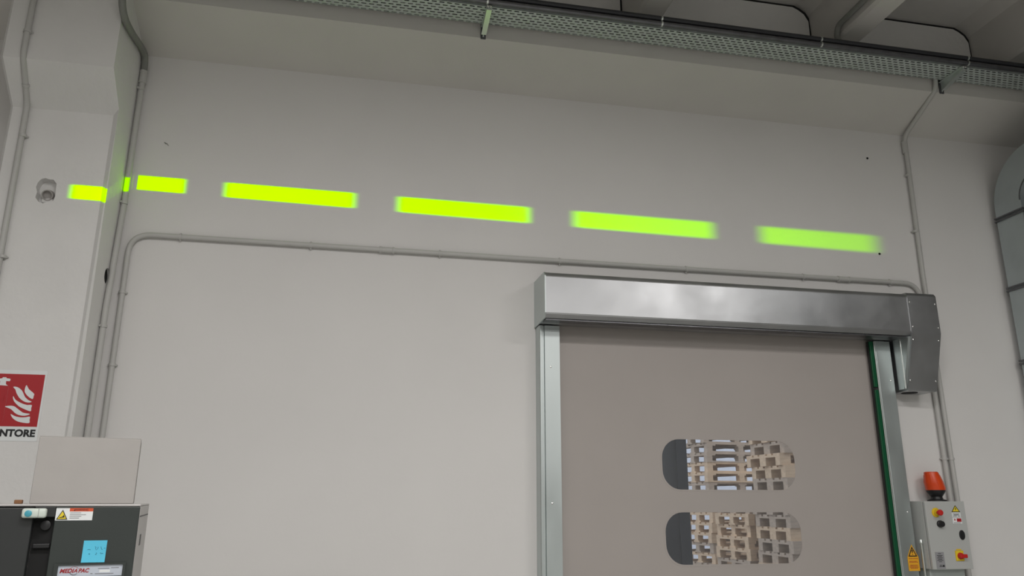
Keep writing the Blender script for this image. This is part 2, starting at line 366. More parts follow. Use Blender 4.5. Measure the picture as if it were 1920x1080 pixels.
# warning sticker on the right jamb
st = tag(rel(flat('warning_sticker', [[(3.742, 1.148), (3.827, 1.148), (3.827, 1.236), (3.784, 1.318), (3.742, 1.236)]], 0.0006, 'sticker_orange', door, (0, -0.1112, 0))), 'amber warning sticker with black exclamation triangle')
flat('triangle', [[(3.750, 1.240), (3.819, 1.240), (3.784, 1.306)], [(3.761, 1.247), (3.808, 1.247), (3.784, 1.291)]], 0.0003, 'ink', st, (0, -0.1121, 0))
flat('exclamation_mark', [[(3.7815, 1.263), (3.7865, 1.263), (3.789, 1.282), (3.779, 1.282)]], 0.0003, 'ink', st, (0, -0.1121, 0))
flat('exclamation_dot', [rrect(3.7805, 3.7875, 1.251, 1.258, 0.0034, 4)], 0.0003, 'ink', st, (0, -0.1121, 0))
for i, (z, wd) in enumerate(((1.227, .070), (1.210, .064), (1.203, .066), (1.186, .058), (1.179, .068), (1.172, .066), (1.165, .054))):
    x0 = 3.7845-wd/2; L = []
    while x0 < 3.7845+wd/2-0.004:
        wq = random.uniform(0.004, 0.012); L.append((x0, min(x0+wq, 3.7845+wd/2))); x0 += wq+0.0025
    q = MB()
    for a, c in L: q.box(a, c, -0.1124, -0.1118, z-0.0018, z+0.0018)
    q.obj('print_line', 'ink_red', st)

# ================================================================== CONDUITS ON THE WALL
def clip(parent, p, axis, r, m='pipe', off=(0, -1, 0)):
    """saddle clip round a tube with two screw lugs"""
    a = Vector(axis).normalized(); o_ = Vector(off); side = a.cross(o_).normalized(); p = Vector(p)
    q = MB(); q.tube([p-a*0.008, p+a*0.008], r+0.004, 14)
    for s in (-1, 1):
        c = p + side*s*(r+0.006) - o_*(r*0.75)
        q.tube([c-o_*0.003, c+o_*0.008], 0.0055, 8)
    return q.obj('clip', m, parent, 40)
def coupling(parent, p, axis, r, L=0.09, m='pipe'):
    a = Vector(axis).normalized(); p = Vector(p)
    q = MB(); q.tube([p-a*L/2, p-a*(L/2-0.012), p-a*(L/2-0.013), p+a*(L/2-0.013), p+a*(L/2-0.012), p+a*L/2], [r+.006, r+.006, r+.003, r+.003, r+.006, r+.006], 14)
    return q.obj('coupling', m, parent, 30)
R1 = 0.0165; YC = -0.0245
c1 = thing('electrical_conduit', 'long grey conduit running over the door and down beside the column', 'conduit', (-1.425, YC, 0.05))
path = arc_path([(-1.425, YC, 0.05), (-1.425, YC, 3.211), (4.205, YC, 3.213), (4.222, YC, 0.6)], 0.13, 8)
off = Vector((1.425, -YC, -0.05))
def at1(p): return Vector(p) + off
MB().tube([at1(p) for p in path], R1, 14).obj('tube', 'pipe', c1, 40)
for x in (-1.13, -0.327, 0.52, 1.358, 2.3, 3.231, 3.96): clip(c1, at1((x, YC, 3.211)), (1, 0, 0), R1)
for z in (2.83, 2.38): clip(c1, at1((-1.425, YC, z)), (0, 0, 1), R1)
clip(c1, at1((4.2135, YC, 1.90)), (0, 0, 1), R1)
for x in (0.166, 3.564): coupling(c1, at1((x, YC, 3.211)), (1, 0, 0), R1, 0.10)

c2 = thing('electrical_conduit', 'pale conduit dropping from the cable tray along the soffit towards the control box', 'conduit', (4.25, YC, 0.6))
path = arc_path([(4.285, -0.425, 4.86), (4.268, -0.425, 4.665), (4.264, -0.03, 4.455), (4.256, YC, 3.3), (4.282, YC, 0.6)], 0.09, 6)
off2 = Vector((-4.25, -YC, -0.6))
MB().tube([Vector(p)+off2 for p in path], 0.0175, 14).obj('tube', 'pipe', c2, 40)
for x, z in ((4.255, 4.117), (4.245, 3.641), (4.270, 1.90)): clip(c2, Vector((x, YC, z))+off2, (0, 0, 1), 0.0175)
coupling(c2, Vector((4.259, YC, 4.36))+off2, (0.0, 0, 1), 0.0175, 0.10)

c3 = thing('electrical_conduit', 'grey conduit with dark bent hose climbing the column side in the corner', 'conduit', (-1.478, -0.11, 0.05))
off3 = Vector((1.478, 0.11, -0.05))
path = arc_path([(-1.479, -0.11, 0.05), (-1.479, -0.112, 2.70), (-1.479, -0.050, 3.42), (-1.476, -0.050, 4.29)], 0.5, 6)
MB().tube([Vector(p)+off3 for p in path], 0.0175, 14).obj('tube', 'pipe', c3, 40)
hose = [(-1.476, -0.050, 4.27), (-1.476, -0.052, 4.38), (-1.475, -0.095, 4.44), (-1.474, -0.25, 4.425), (-1.474, -0.41, 4.40), (-1.474, -0.56, 4.40), (-1.474, -0.64, 4.46), (-1.474, -0.655, 4.60), (-1.474, -0.655, 4.95)]
hs = []
for i in range(len(hose)-1):
    for k in range(4):
        t_ = k/4; p0, p1, p2, p3 = (Vector(hose[max(0, min(len(hose)-1, j))]) for j in (i-1, i, i+1, i+2))
        hs.append(0.5*((2*p1)+(-p0+p2)*t_+(2*p0-5*p1+4*p2-p3)*t_*t_+(-p0+3*p1-3*p2+p3)*t_**3))
MB().tube([p+off3 for p in hs], 0.021, 14).obj('hose', 'pipe_dark', c3, 60)
coupling(c3, Vector((-1.476, -0.050, 4.29))+off3, (0, 0, 1), 0.0185, 0.09)
for y, z in ((-0.052, 4.2), (-0.058, 3.40), (-0.112, 2.595)):
    clip(c3, Vector((-1.478, y, z))+off3, (0, 0, 1), 0.0175, off=(1, 0, 0))

c4 = thing('electrical_conduit', 'grey conduit bending over the column head on its front face', 'conduit', (-2.0, -0.32, 0.05))
off4 = Vector((2.0, 0.32, -0.05))
path = arc_path([(-1.99, -0.32, 0.05), (-2.012, -0.32, 3.885), (-1.985, -0.548, 4.09), (-1.98, -0.55, 5.45)], 0.12, 6)
MB().tube([Vector(p)+off4 for p in path], 0.0165, 14).obj('tube', 'pipe', c4, 40)
for p, d, of in (((-2.004, -0.32, 3.68), (0, 0, 1), (0, -1, 0)), ((-2.0, -0.41, 3.966), (0.03, -0.228, 0.205), (0, -0.67, -0.74)), ((-1.983, -0.55, 4.24), (0, 0, 1), (0, -1, 0)), ((-1.995, -0.32, 2.93), (0, 0, 1), (0, -1, 0))):
    clip(c4, Vector(p)+off4, d, 0.0165, off=of)

c5 = thing('electrical_conduit', 'grey conduit clipped along the underside edge of a ceiling rib', 'conduit', (3.44, -0.45, 4.9))
MB().tube([Vector(p)-Vector((3.44, -0.45, 4.9)) for p in arc_path([(3.448, -0.52, 4.83), (3.445, -0.445, 4.99), (3.445, -0.47, 5.08), (3.445, -5.0, 5.08)], 0.08, 6)], 0.021, 12).obj('tube', 'pipe_dark', c5, 40)

# ================================================================== CABLE TRAY
TX0, TX1 = -1.35, 7.6; TY0, TY1 = -0.635, -0.435; TZ = 4.742
tray = thing('cable_tray', 'perforated galvanised cable tray along the concrete beam', 'cable tray', (TX0, -0.5, TZ))
toff = Vector((-TX0, 0.5, -TZ))
q = MB(); th = 0.0018
rows = 7; pitch = 0.0285; ph = 0.0115; ym = TY0 + 0.012
# longitudinal strips between the slot rows
ys = [TY0]
for r_ in range(rows): ys += [ym + r_*pitch, ym + r_*pitch + ph]
ys.append(TY1)
for a, c in zip(ys[0::2], ys[1::2]): q.box(0, TX1-TX0, a+0.5, c+0.5, 0, th)
for r_ in range(rows):
    y0 = ym + r_*pitch + 0.5; x = -0.02 if r_ % 2 else 0.0
    x = 0.0 if r_ % 2 else 0.025
    if x: q.box(0, x-0.016, y0, y0+ph, 0, th)
    while x < TX1-TX0:
        q.quad((x+0.016, y0, 0), (x+0.034, y0, 0), (x+0.034, y0+ph, 0), (x+0.016, y0+ph, 0)); x += 0.05
q.obj('perforated_base', 'tray', tray)
MB().box(0, TX1-TX0, TY0+0.5, TY0+0.502, 0, 0.06).obj('side_flange', 'tray', tray)
MB().box(0, TX1-TX0, TY1+0.498, TY1+0.5, 0, 0.06).obj('side_flange', 'tray', tray)
for i, (y, r_, z) in enumerate(((-0.475, 0.014, 0.0165), (-0.512, 0.012, 0.0145), (-0.548, 0.016, 0.0185), (-0.590, 0.013, 0.0155))):
    pts = [(TX0+0.1+k*0.4, y+0.002*math.sin(k*1.7+i*2), TZ+z) for k in range(22)]
    tag(MB().tube(pts, r_, 8).obj('cable', 'black_tube' if i % 2 else 'pipe_dark', None, 50), ('grey cable lying next to the beam inside the perforated tray', 'thin black cable second from the beam inside the perforated tray', 'thick grey cable in the middle of the perforated tray', 'black cable next to the front flange inside the perforated tray')[i], 'cable', 'cables in the tray')
def bracket(x, lab):
    t_ = thing('tray_bracket', lab, 'bracket', (x, -0.40, 4.68))
    MB().box(-0.018, 0.018, -0.008, -0.0005, -0.035, 0.16, 0.001).obj('back_plate', 'steel_dark', t_)
    MB().prism([(-0.008, 0.054), (-0.245, 0.054), (-0.245, 0.035), (-0.03, -0.01), (-0.008, -0.02)], 'x', -0.004, 0.003).obj('web', 'tray', t_)
    MB().prism([(-0.008, 0.0605), (-0.25, 0.0605), (-0.25, 0.0545), (-0.008, 0.0545)], 'x', -0.017, 0.017).obj('arm', 'tray', t_)
    MB().prism([(-0.245, 0.034), (-0.245, 0.028), (-0.03, -0.018), (-0.03, -0.011)], 'x', -0.017, 0.017).obj('lower_flange', 'steel', t_)
    for dx in (-0.009, 0.009):
        o = put('bolt', sm, 'screw', t_); o.location = (dx, -0.252, 0.05); o.scale = (1.2, 1.2, 1.2)
    o = put('bolt', sm, 'screw', t_); o.location = (0, -0.0085, -0.018)
bracket(0.735, 'galvanised tray bracket fixed to the beam above the plain wall')
bracket(4.335, 'galvanised tray bracket beside the pale conduit drop')
def front_tube(y, z, r, m, lab):
    t_ = thing('front_conduit', lab, 'conduit', (TX0, y, z))
    MB().tube([(0, 0, 0), (TX1-TX0, 0, 0)], r, 14).obj('tube', m, t_, 50)
    for k, x in enumerate((0.72, 1.935, 3.15, 4.365, 5.58)):
        qq = MB().tube([(x-TX0-0.006, 0, 0), (x-TX0+0.006, 0, 0)], r+0.0015, 14)
        qq.obj('clip', 'steel', t_, 40)
    return t_
front_tube(-0.656, 4.7625, 0.0185, 'steel_dark', 'grey steel conduit along the front edge of the cable tray')
front_tube(-0.662, 4.800, 0.0165, 'black_tube', 'black conduit lying above the grey one along the tray edge')

# ================================================================== AIR DUCT
duct = thing('air_duct', 'rectangular galvanised air duct bending down along the wall', 'duct', (5.24, -0.18, 0.9))
def du(mb, name, m='duct', smooth=0):
    o = mb.obj(name, m, duct, smooth); o.location = (-5.24, 0.18, -0.9); return o
DXA, DXB = 4.98, 5.5
for z0, z1 in ((0.9, 2.05), (2.05, 2.625), (2.625, 3.2), (3.2, 3.775)):
    du(MB().box(DXA, DXB, -0.31, -0.06, z0+0.0015, z1-0.0015), 'duct_section')
cy, cz, ri, ro = -0.48, 3.86, 0.17, 0.42
prof = [(-0.06, 3.777)] + [(cy + ro*math.cos(k*PI/2/14), cz + ro*math.sin(k*PI/2/14)) for k in range(15)]
prof += [(cy + ri*math.cos(k*PI/2/14), cz + ri*math.sin(k*PI/2/14)) for k in range(14, -1, -1)] + [(-0.31, 3.777)]
du(MB().prism(prof, 'x', DXA, DXB), 'duct_elbow', smooth=20)
for sgn in (-1, 1):    # raised seam along the elbow edges
    pp = [(DXA+0.0 if sgn < 0 else DXB, cy + (ri+0.006)*math.cos(k*PI/2/14), cz + (ri+0.006)*math.sin(k*PI/2/14)) for k in range(15)]
    du(MB().tube(pp, 0.006, 6), 'elbow_seam', 'steel_dark')
for y0, y1 in ((-1.7, -0.482), (-2.9, -1.703), (-4.1, -2.903)):
    du(MB().box(DXA, DXB, y0, y1, 4.03, 4.28), 'duct_section')
for z in (2.05, 2.625, 3.2, 3.775):
    q = MB()
    for dz in (-0.012, 0.012):
        q.box(DXA-0.012, DXB+0.012, -0.322, -0.048, z+dz-0.006, z+dz+0.006)
    du(q, 'flange', 'steel_dark')
for y in (-0.482, -1.7, -2.9):
    du(MB().box(DXA-0.012, DXB+0.012, y-0.012, y+0.012, 4.018, 4.292), 'flange', 'steel_dark')

# ================================================================== CONTROL BOX AND BEACON
cb = thing('control_box', 'light grey electrical control box mounted beside the door jamb', 'control box', (4.005, 0, 1.163))
def co(mb, name, m, smooth=0, parent=None):
    o = mb.obj(name, m, parent or cb, smooth)
    if parent is None: o.location = (-4.005, 0, -1.163)
    return o
co(MB().box(3.85, 4.16, -0.185, -0.001, 1.163, 1.603, 0.003), 'body', 'cabinet')
co(MB().box(3.856, 4.154, -0.193, -0.184, 1.169, 1.597), 'gasket', 'steel_dark')
co(MB().box(3.850, 4.160, -0.212, -0.192, 1.163, 1.603, 0.003), 'front_panel', 'cabinet')
em = co(MB().lathe([(0.031, 0), (0.031, 0.004), (0.021, 0.006), (0.019, 0.022)], (3.926, -0.212, 1.529), (0, -1, 0), 24), 'emergency_stop', 'yellow', 30)
o = co(MB().lathe([(0.012, 0), (0.012, 0.012), (0.019, 0.014), (0.02, 0.024), (0.017, 0.030), (0.008, 0.032)], (3.926, -0.234, 1.529), (0, -1, 0), 24), 'mushroom_button', 'red', 40, em)
co(MB().lathe([(0.023, 0), (0.023, 0.012), (0.019, 0.016), (0.019, 0.028), (0.016, 0.032)], (3.945, -0.212, 1.455), (0, -1, 0), 24), 'push_button', 'black', 40)
lk = MB().lathe([(0.021, 0), (0.021, 0.005), (0.016, 0.007), (0.006, 0.004)], (0, 0, 0), (0, -1, 0), 24)
for v in lk.bm.verts: v.co = Vector((v.co.x + 4.106, v.co.y - 0.212, v.co.z*1.5 + 1.382))
co(lk, 'door_lock', 'black', 40)
sw = co(MB().box(4.033, 4.095, -0.216, -0.212, 1.216, 1.282), 'main_switch', 'yellow')
co(MB().box(4.036, 4.092, -0.2175, -0.2165, 1.219, 1.279, 0.001), 'switch_frame', 'sticker_yellow', 0, sw)
co(MB().lathe([(0.022, 0), (0.021, 0.008), (0.019, 0.014)], (4.066, -0.2175, 1.248), (0, -1, 0), 24), 'knob', 'red', 40, sw)
co(MB().box(4.045, 4.100, -0.2475, -0.2305, 1.236, 1.260, 0.004), 'handle', 'red', 0, sw)
co(MB().box(4.045, 4.083, -0.214, -0.212, 1.284, 1.292), 'switch_tab', 'yellow')
np_ = co(MB().box(3.877, 3.945, -0.2130, -0.2118, 1.167, 1.274), 'rating_plate', 'plate_grey')
for i, (z, wd) in enumerate(((1.264, .022), (1.252, .044), (1.245, .03), (1.237, .046), (1.229, .03), (1.221, .046), (1.213, .022), (1.190, .02), (1.182, .026))):
    co(MB().box(3.911-wd/2, 3.911+wd/2, -0.2136, -0.2128, z-0.0016, z+0.0016), 'print_line', 'ink', 0, np_)
co(MB().box(3.925, 3.938, -0.2136, -0.2128, 1.180, 1.192), 'print_mark', 'ink', 0, np_)
hz = rel(flat('hazard_sign', [[(4.05, 1.532), (4.118, 1.532), (4.084, 1.577)]], 0.0005, 'sticker_yellow', cb, (0, -0.2126, 0)))
hz.location = (-4.005, 0, -1.163)
flat('sign_border', [[(4.05, 1.532), (4.118, 1.532), (4.084, 1.577)], [(4.058, 1.5355), (4.11, 1.5355), (4.084, 1.570)]], 0.0003, 'ink', hz, (0, -0.2134, 0))
flat('lightning_bolt', [[(4.087, 1.562), (4.078, 1.551), (4.084, 1.551), (4.080, 1.540), (4.091, 1.554), (4.085, 1.554), (4.090, 1.562)]], 0.0003, 'ink', hz, (0, -0.2134, 0))
n1 = co(MB().box(4.05, 4.118, -0.2130, -0.2122, 1.498, 1.529), 'notice_label', 'sign_white')
for x, z, wd in ((4.084, 1.519, .05), (4.084, 1.513, .036), (4.072, 1.506, .03), (4.103, 1.506, .016)):
    co(MB().box(x-wd/2, x+wd/2, -0.2136, -0.2128, z-0.002, z+0.002), 'print_line', 'ink_grey', 0, n1)
n2 = co(MB().box(4.05, 4.122, -0.2130, -0.2122, 1.456, 1.495), 'notice_label', 'sign_white')
co(MB().box(4.083, 4.118, -0.2136, -0.2128, 1.468, 1.490), 'print_block', 'sign_red', 0, n2)
co(MB().box(4.063, 4.071, -0.2136, -0.2128, 1.476, 1.488), 'print_mark', 'sign_red', 0, n2)
co(MB().box(4.056, 4.110, -0.2136, -0.2128, 1.459, 1.462), 'print_line', 'ink_grey', 0, n2)
co(MB().box(3.87, 4.14, -0.15, -0.02, 1.10, 1.163, 0.003), 'cable_trunk', 'tray')
tb = thing('bracing_tube', 'thin bright steel tube with domed cap standing against the control box side', 'tube', (3.84, -0.14, 0.02))
MB().lathe([(0.008, 0.0), (0.008, 1.302), (0.011, 1.305), (0.011, 1.322), (0.007, 1.331)], (0, 0, 0), (0, 0, 1), 14).obj('rod', 'steel', tb, 40)
MB().lathe([(0.018, -0.02), (0.018, -0.014)], (0, 0, 0), (0, 0, 1), 14).obj('foot', 'steel_dark', tb)

bc = thing('warning_beacon', 'orange flashing beacon with black base on top of the control box', 'beacon', (4.035, -0.11, 1.603))
MB().lathe([(0.062, 0), (0.062, 0.008), (0.040, 0.014), (0.036, 0.030), (0.058, 0.062), (0.062, 0.075)], (0, 0, 0), (0, 0, 1), 28).obj('base', 'black', bc, 35)
q = MB().lathe([(0.0625, 0.075), (0.0635, 0.090), (0.060, 0.13), (0.050, 0.178), (0.046, 0.196), (0.040, 0.200)], (0, 0, 0), (0, 0, 1), 28)
for v in q.bm.verts: v.co.x -= (v.co.z-0.075)*0.16
q.obj('lens', 'orange_lens', bc, 35)
q = MB()
for k in range(10):
    a = 2*PI*k/10
    q.tube([(0.0635*math.cos(a), 0.0635*math.sin(a), 0.085), (0.0605*math.cos(a)-0.009, 0.0605*math.sin(a), 0.13), (0.0505*math.cos(a)-0.0165, 0.0505*math.sin(a), 0.178)], 0.0012, 5)
q.obj('lens_ribs', 'orange_lens', bc)

# ================================================================== FIRE EXTINGUISHER SIGN
SX = -1.822
sg = thing('safety_sign', 'red and white fire extinguisher sign on the column', 'sign', (SX, -0.3005, 1.905))
def so(loops, name, m, y):
    o = flat(name, [[(SX_+0, z_) for SX_, z_ in L] for L in loops], 0.0004, m, sg, (0, y, 0)); return o
so([rrect(-0.155, 0.152, 0.0, 0.385, 0.006, 4)], 'panel', 'sign_white', -0.001)
so([[(-0.143, 0.078), (0.142, 0.078), (0.142, 0.363), (-0.143, 0.363)]], 'red_field', 'sign_red', -0.0020)
# extinguisher figure
ext_ = [(-0.118, 0.098), (-0.035, 0.098), (-0.030, 0.105), (-0.030, 0.285), (-0.034, 0.297), (-0.046, 0.305), (-0.048, 0.322), (-0.029, 0.322), (-0.027, 0.332), (-0.030, 0.336), (-0.047, 0.338), (-0.05, 0.343), (-0.066, 0.343), (-0.07, 0.337), (-0.09, 0.333), (-0.105, 0.315), (-0.112, 0.28), (-0.105, 0.278), (-0.09, 0.312), (-0.076, 0.322), (-0.076, 0.310), (-0.098, 0.300), (-0.118, 0.285), (-0.122, 0.105)]
so([ext_], 'extinguisher_figure', 'sign_white', -0.0029)
so([[(-0.122, 0.215), (-0.044, 0.215), (-0.044, 0.248), (-0.122, 0.248)]], 'figure_band', 'sign_red', -0.0037)
def flame(pts):     # smooth closed outline through the points
    P = [Vector((x, z, 0)) for x, z in pts]; o_ = []; n = len(P)
    for i in range(n):
        p0, p1, p2, p3 = P[(i-1) % n], P[i], P[(i+1) % n], P[(i+2) % n]
        sharp = lambda j: False
        for k in range(5):
            u = k/5; v = 0.5*((2*p1)+(-p0+p2)*u+(2*p0-5*p1+4*p2-p3)*u*u+(-p0+3*p1-3*p2+p3)*u**3)
            o_.append((v.x, v.y))
    return o_
# pixel measures of the sign: 7.2 px per px, square field 530 wide -> 0.285
def fx(pts): return [(0.142-(f(616, z_)-x_)*0.000535, 0.363-(z_-100)*0.000428) for x_, z_ in pts for f in ((lambda a, zz: a-(zz-100)*0.178),)]
flames = [
    [(432, 240), (452, 290), (495, 345), (492, 375), (478, 415), (440, 385), (415, 340), (412, 300)],
    [(308, 267), (345, 268), (385, 310), (410, 390), (440, 430), (468, 450), (440, 462), (400, 450), (360, 410), (335, 350), (325, 300)],
    [(302, 385), (320, 430), (370, 470), (420, 492), (466, 492), (460, 530), (452, 570), (410, 555), (350, 515), (310, 460), (298, 415)],
    [(218, 520), (255, 508), (300, 512), (335, 545), (380, 590), (442, 606), (400, 628), (350, 625), (310, 602), (270, 550)],
    [(266, 612), (300, 635), (350, 650), (400, 648), (440, 640), (436, 680), (430, 718), (380, 718), (320, 700), (280, 660)]]
for L in flames: so([flame(fx(L))], 'flame', 'sign_white', -0.0029)
text('lettering', 'ESTINTORE', 0.052, 'ink', sg, (0.003, -0.0026, 0.041), width=0.270, bold=0.0022)

# ================================================================== MACHINE, CARTON, NOTE
MO = Vector((-0.727, -1.9, 0)); MR = math.radians(10)
mach = thing('packing_machine', 'dark grey-green packing machine with light grey side panel', 'machine', MO, MR)
W = 1.05; TOP = 1.578
MB().box(-W+0.004, -0.006, 0.03, 0.565, 0.08, TOP-0.004, 0.003).obj('body', 'mach_light', mach)
MB().box(-0.012, 0.0, 0.006, 0.57, 0.08, TOP, 0.002).obj('side_panel', 'mach_light', mach)
MB().box(-W, 0.0, 0.0, 0.575, TOP, TOP+0.008, 0.003).obj('top_cover', 'mach_light', mach)
MB().box(-0.266, -0.001, -0.002, 0.03, 0.08, TOP-0.001, 0.003).obj('front_panel', 'mach_dark', mach)
MB().box(-0.329, -0.2665, -0.002, 0.03, 1.543, TOP-0.001, 0.002).obj('header_bar', 'mach_dark2', mach)
MB().box(-W, -0.3295, -0.014, 0.028, 0.08, TOP-0.004, 0.004).obj('access_door', 'mach_dark2', mach)
MB().box(-0.329, -0.2665, 0.024, 0.029, 0.08, 1.5425).obj('recess', 'void', mach)
MB().box(-0.322, -0.270, 0.006, 0.023, 1.44, 1.455, 0.003).obj('recess_bracket', 'black', mach)
MB().lathe([(0.016, 0), (0.016, 0.012), (0.01, 0.014)], (-0.292, 0.022, 1.515), (0, -1, 0), 16).obj('recess_wheel', 'black', mach, 40)
for x in (-W+0.08, -0.08):
    for y in (0.08, 0.5): MB().lathe([(0.035, 0), (0.035, 0.012), (0.015, 0.014), (0.015, 0.082)], (x, y, 0), (0, 0, 1), 14).obj('foot', 'black', mach, 40)
lt = MB().box(-0.362, -0.288, -0.042, -0.0145, 1.540, 1.572, 0.008, 3).obj('latch', 'latch', mach, 40)
MB().box(-0.312, -0.3105, -0.0425, -0.02, 1.541, 1.571).obj('latch_joint', 'plate_grey', lt)
MB().lathe([(0.011, 0), (0.011, 0.003), (0.008, 0.0045)], (-0.341, -0.0415, 1.555), (0, -1, 0), 20).obj('latch_button', 'latch_blue', lt, 40)
MB().box(-0.400, -0.376, 0.02, 0.045, TOP+0.008, TOP+0.022, 0.003).obj('brown_stop', 'brown', mach)
# warning label
wl = MB().box(-0.2645, -0.150, -0.0030, -0.0022, 1.531, 1.572).obj('warning_label', 'sign_white', mach)
MB().box(-0.223, -0.150, -0.0036, -0.0031, 1.561, 1.572).obj('label_header', 'warn_red', wl)
flat('label_mark', [[(-0.211, 1.5635), (-0.2055, 1.5635), (-0.208, 1.5685)]], 0.0002, 'ink', wl, (0, -0.0040, 0))
text('label_word', 'WARNING', 0.0085, 'ink', wl, (-0.186, -0.0040, 1.5663), ext=0.0002)
flat('label_triangle', [[(-0.2605, 1.5345), (-0.2275, 1.5345), (-0.244, 1.5655)]], 0.0002, 'sticker_yellow', wl, (0, -0.0034, 0))
flat('label_border', [[(-0.2615, 1.5338), (-0.2265, 1.5338), (-0.244, 1.567)], [(-0.2575, 1.5365), (-0.2305, 1.5365), (-0.244, 1.562)]], 0.0002, 'ink', wl, (0, -0.0038, 0))
flat('label_hand', [[(-0.252, 1.5395), (-0.236, 1.541), (-0.2375, 1.545), (-0.239, 1.551), (-0.2415, 1.545), (-0.246, 1.5425), (-0.252, 1.542)]], 0.0002, 'ink', wl, (0, -0.0038, 0))
for z, wd in ((1.556, .034), (1.550, .050), (1.5445, .036), (1.539, .030)):
    MB().box(-0.221, -0.221+wd, -0.0034, -0.0029, z-0.0009, z+0.0009).obj('print_line', 'ink_grey', wl)
# nameplate in its bezel
bz = MB()
bz.box(-0.245, -0.024, -0.010, -0.0015, 1.383, 1.389); bz.box(-0.245, -0.024, -0.010, -0.0015, 1.315, 1.345)
bz.box(-0.245, -0.233, -0.010, -0.0015, 1.345, 1.383); bz.box(-0.033, -0.024, -0.010, -0.0015, 1.345, 1.383)
bz.obj('bezel', 'mach_dark', mach)
pl = MB().box(-0.2325, -0.0335, -0.0045, -0.0022, 1.3455, 1.3825).obj('nameplate', 'plate_blue', mach)
text('brand_lettering', 'MEDI', 0.0185, 'ink_red', pl, (-0.206, -0.0050, 1.3645), width=0.044, shear=0.25, bold=0.0007, ext=0.0002)
text('brand_lettering', 'A', 0.0165, 'ink_red', pl, (-0.1785, -0.0050, 1.3645), shear=0.25, bold=0.0006, ext=0.0002)
text('brand_lettering', 'PAC', 0.0185, 'ink_red', pl, (-0.1545, -0.0050, 1.3645), width=0.034, shear=0.25, bold=0.0007, ext=0.0002)
ring = lambda cx, cz, r, a0, a1, w: [(cx+(r+w)*math.cos(math.radians(a)), cz+(r+w)*0.9*math.sin(math.radians(a))) for a in range(a0, a1+1, 12)] + [(cx+(r-w)*math.cos(math.radians(a)), cz+(r-w)*0.9*math.sin(math.radians(a))) for a in range(a1, a0-1, -12)]
flat('brand_globe', [ring(-0.183, 1.366, 0.0135, 20, 164, 0.0006)], 0.0002, 'ink_red', pl, (0, -0.0050, 0))
flat('brand_globe', [ring(-0.183, 1.364, 0.0135, 200, 320, 0.0009)], 0.0002, 'ink', pl, (0, -0.0050, 0))
for x0, x1, z in ((-0.11, -0.075, 1.3705), (-0.132, -0.125, 1.3545), (-0.118, -0.06, 1.3535), (-0.07, -0.045, 1.372)):
    MB().box(x0, x1, -0.0049, -0.0044, z-0.001, z+0.001).obj('print_line', 'ink_grey', pl)
MB().box(-0.105, -0.072, -0.0049, -0.0044, 1.358, 1.366).obj('print_field', 'sign_white', pl)
# side panel details
MB().box(0.0, 0.0012, 0.17, 0.24, 1.435, 1.475, 0.0005).obj('side_slot', 'black', mach)
MB().box(0.0, 0.001, 0.02, 0.55, 1.540, 1.545).obj('panel_seam', 'black', mach)

ct = thing('carton', 'closed white cardboard box lying on top of the packing machine', 'box', MO + Matrix.Rotation(MR, 3, 'Z') @ Vector((-0.20, 0.165, TOP+0.0085)), math.radians(13.0))
MB().box(-0.165, 0.165, -0.105, 0.105, 0, 0.232, 0.003).obj('body', 'carton', ct)
for s in (-1, 1):
    MB().box(-0.164, 0.164, 0.0008 if s > 0 else -0.103, 0.103 if s > 0 else -0.0008, 0.232, 0.2345).obj('lid_flap', 'carton', ct)
MB().box(-0.165, 0.165, -0.02, 0.02, 0.2346, 0.235).obj('tape', 'plate_blue', ct)

nt_ = thing('sticky_note', 'blue sticky note with handwriting stuck on the machine front', 'note', MO + Matrix.Rotation(MR, 3, 'Z') @ Vector((-0.129, -0.003, 1.391)), MR)
q = MB()
for k in range(6):
    z0, z1 = 0.0725*k/6, 0.0725*(k+1)/6
    f = lambda z: -0.007*(1-z/0.0725)**2
    q.quad((-0.0365, f(z0), z0), (0.0365, f(z0), z0), (0.0365, f(z1), z1), (-0.0365, f(z1), z1))
bmesh.ops.remove_doubles(q.bm, verts=q.bm.verts, dist=1e-5)
q.obj('paper', 'note', nt_, 60)
def stroke(pts): 
    MB().tube([(x, -0.007*(1-z/0.0725)**2-0.0005, z) for x, z in pts], 0.0008, 5).obj('pen_stroke', 'note_ink', nt_)
stroke([(-0.022, 0.042), (-0.017, 0.043), (-0.012, 0.0415)])
stroke([(-0.0, 0.052), (0.004, 0.050), (0.003, 0.045), (0.006, 0.0405), (0.010, 0.046), (0.0105, 0.051)])
stroke([(0.019, 0.052), (0.0205, 0.046), (0.022, 0.0425), (0.0255, 0.042)])
stroke([(0.029, 0.046), (0.031, 0.047), (0.033, 0.0455)])
stroke([(-0.014, 0.030), (-0.0165, 0.028), (-0.012, 0.027)])
stroke([(0.006, 0.032), (0.009, 0.030), (0.004, 0.026), (0.008, 0.0255)])
stroke([(0.018, 0.030), (0.022, 0.031), (0.0215, 0.027), (0.026, 0.030), (0.029, 0.028)])

# ================================================================== YARD BEHIND THE DOOR
tag(MB().box(-6, 16, 0.3, 18, -0.2, 0).obj('yard_ground', 'asphalt'), 'dark asphalt ground of the yard behind the door', 'ground', kind='structure')
tag(MB().box(-6, 16, 14, 14.3, 0, 3.4).obj('yard_wall', 'yard_wall'), 'pale wall across the yard behind the pallets', 'wall', kind='structure')
g = thing('steel_gate', 'dark blue-grey steel gate leaf standing open behind the door', 'gate', (2.0, 1.5, 0))
MB().box(-0.85, 0.83, -0.02, 0.02, 0.06, 2.7).obj('sheet', 'gate', g)
for x in (-0.85, 0.79): MB().box(x, x+0.10, -0.035, 0.035, 0.0, 2.72, 0.005).obj('stile', 'gate', g)
for z in (0.06, 1.3, 2.62): MB().box(-0.78, 0.76, -0.03, 0.03, z, z+0.08).obj('rail', 'gate', g)
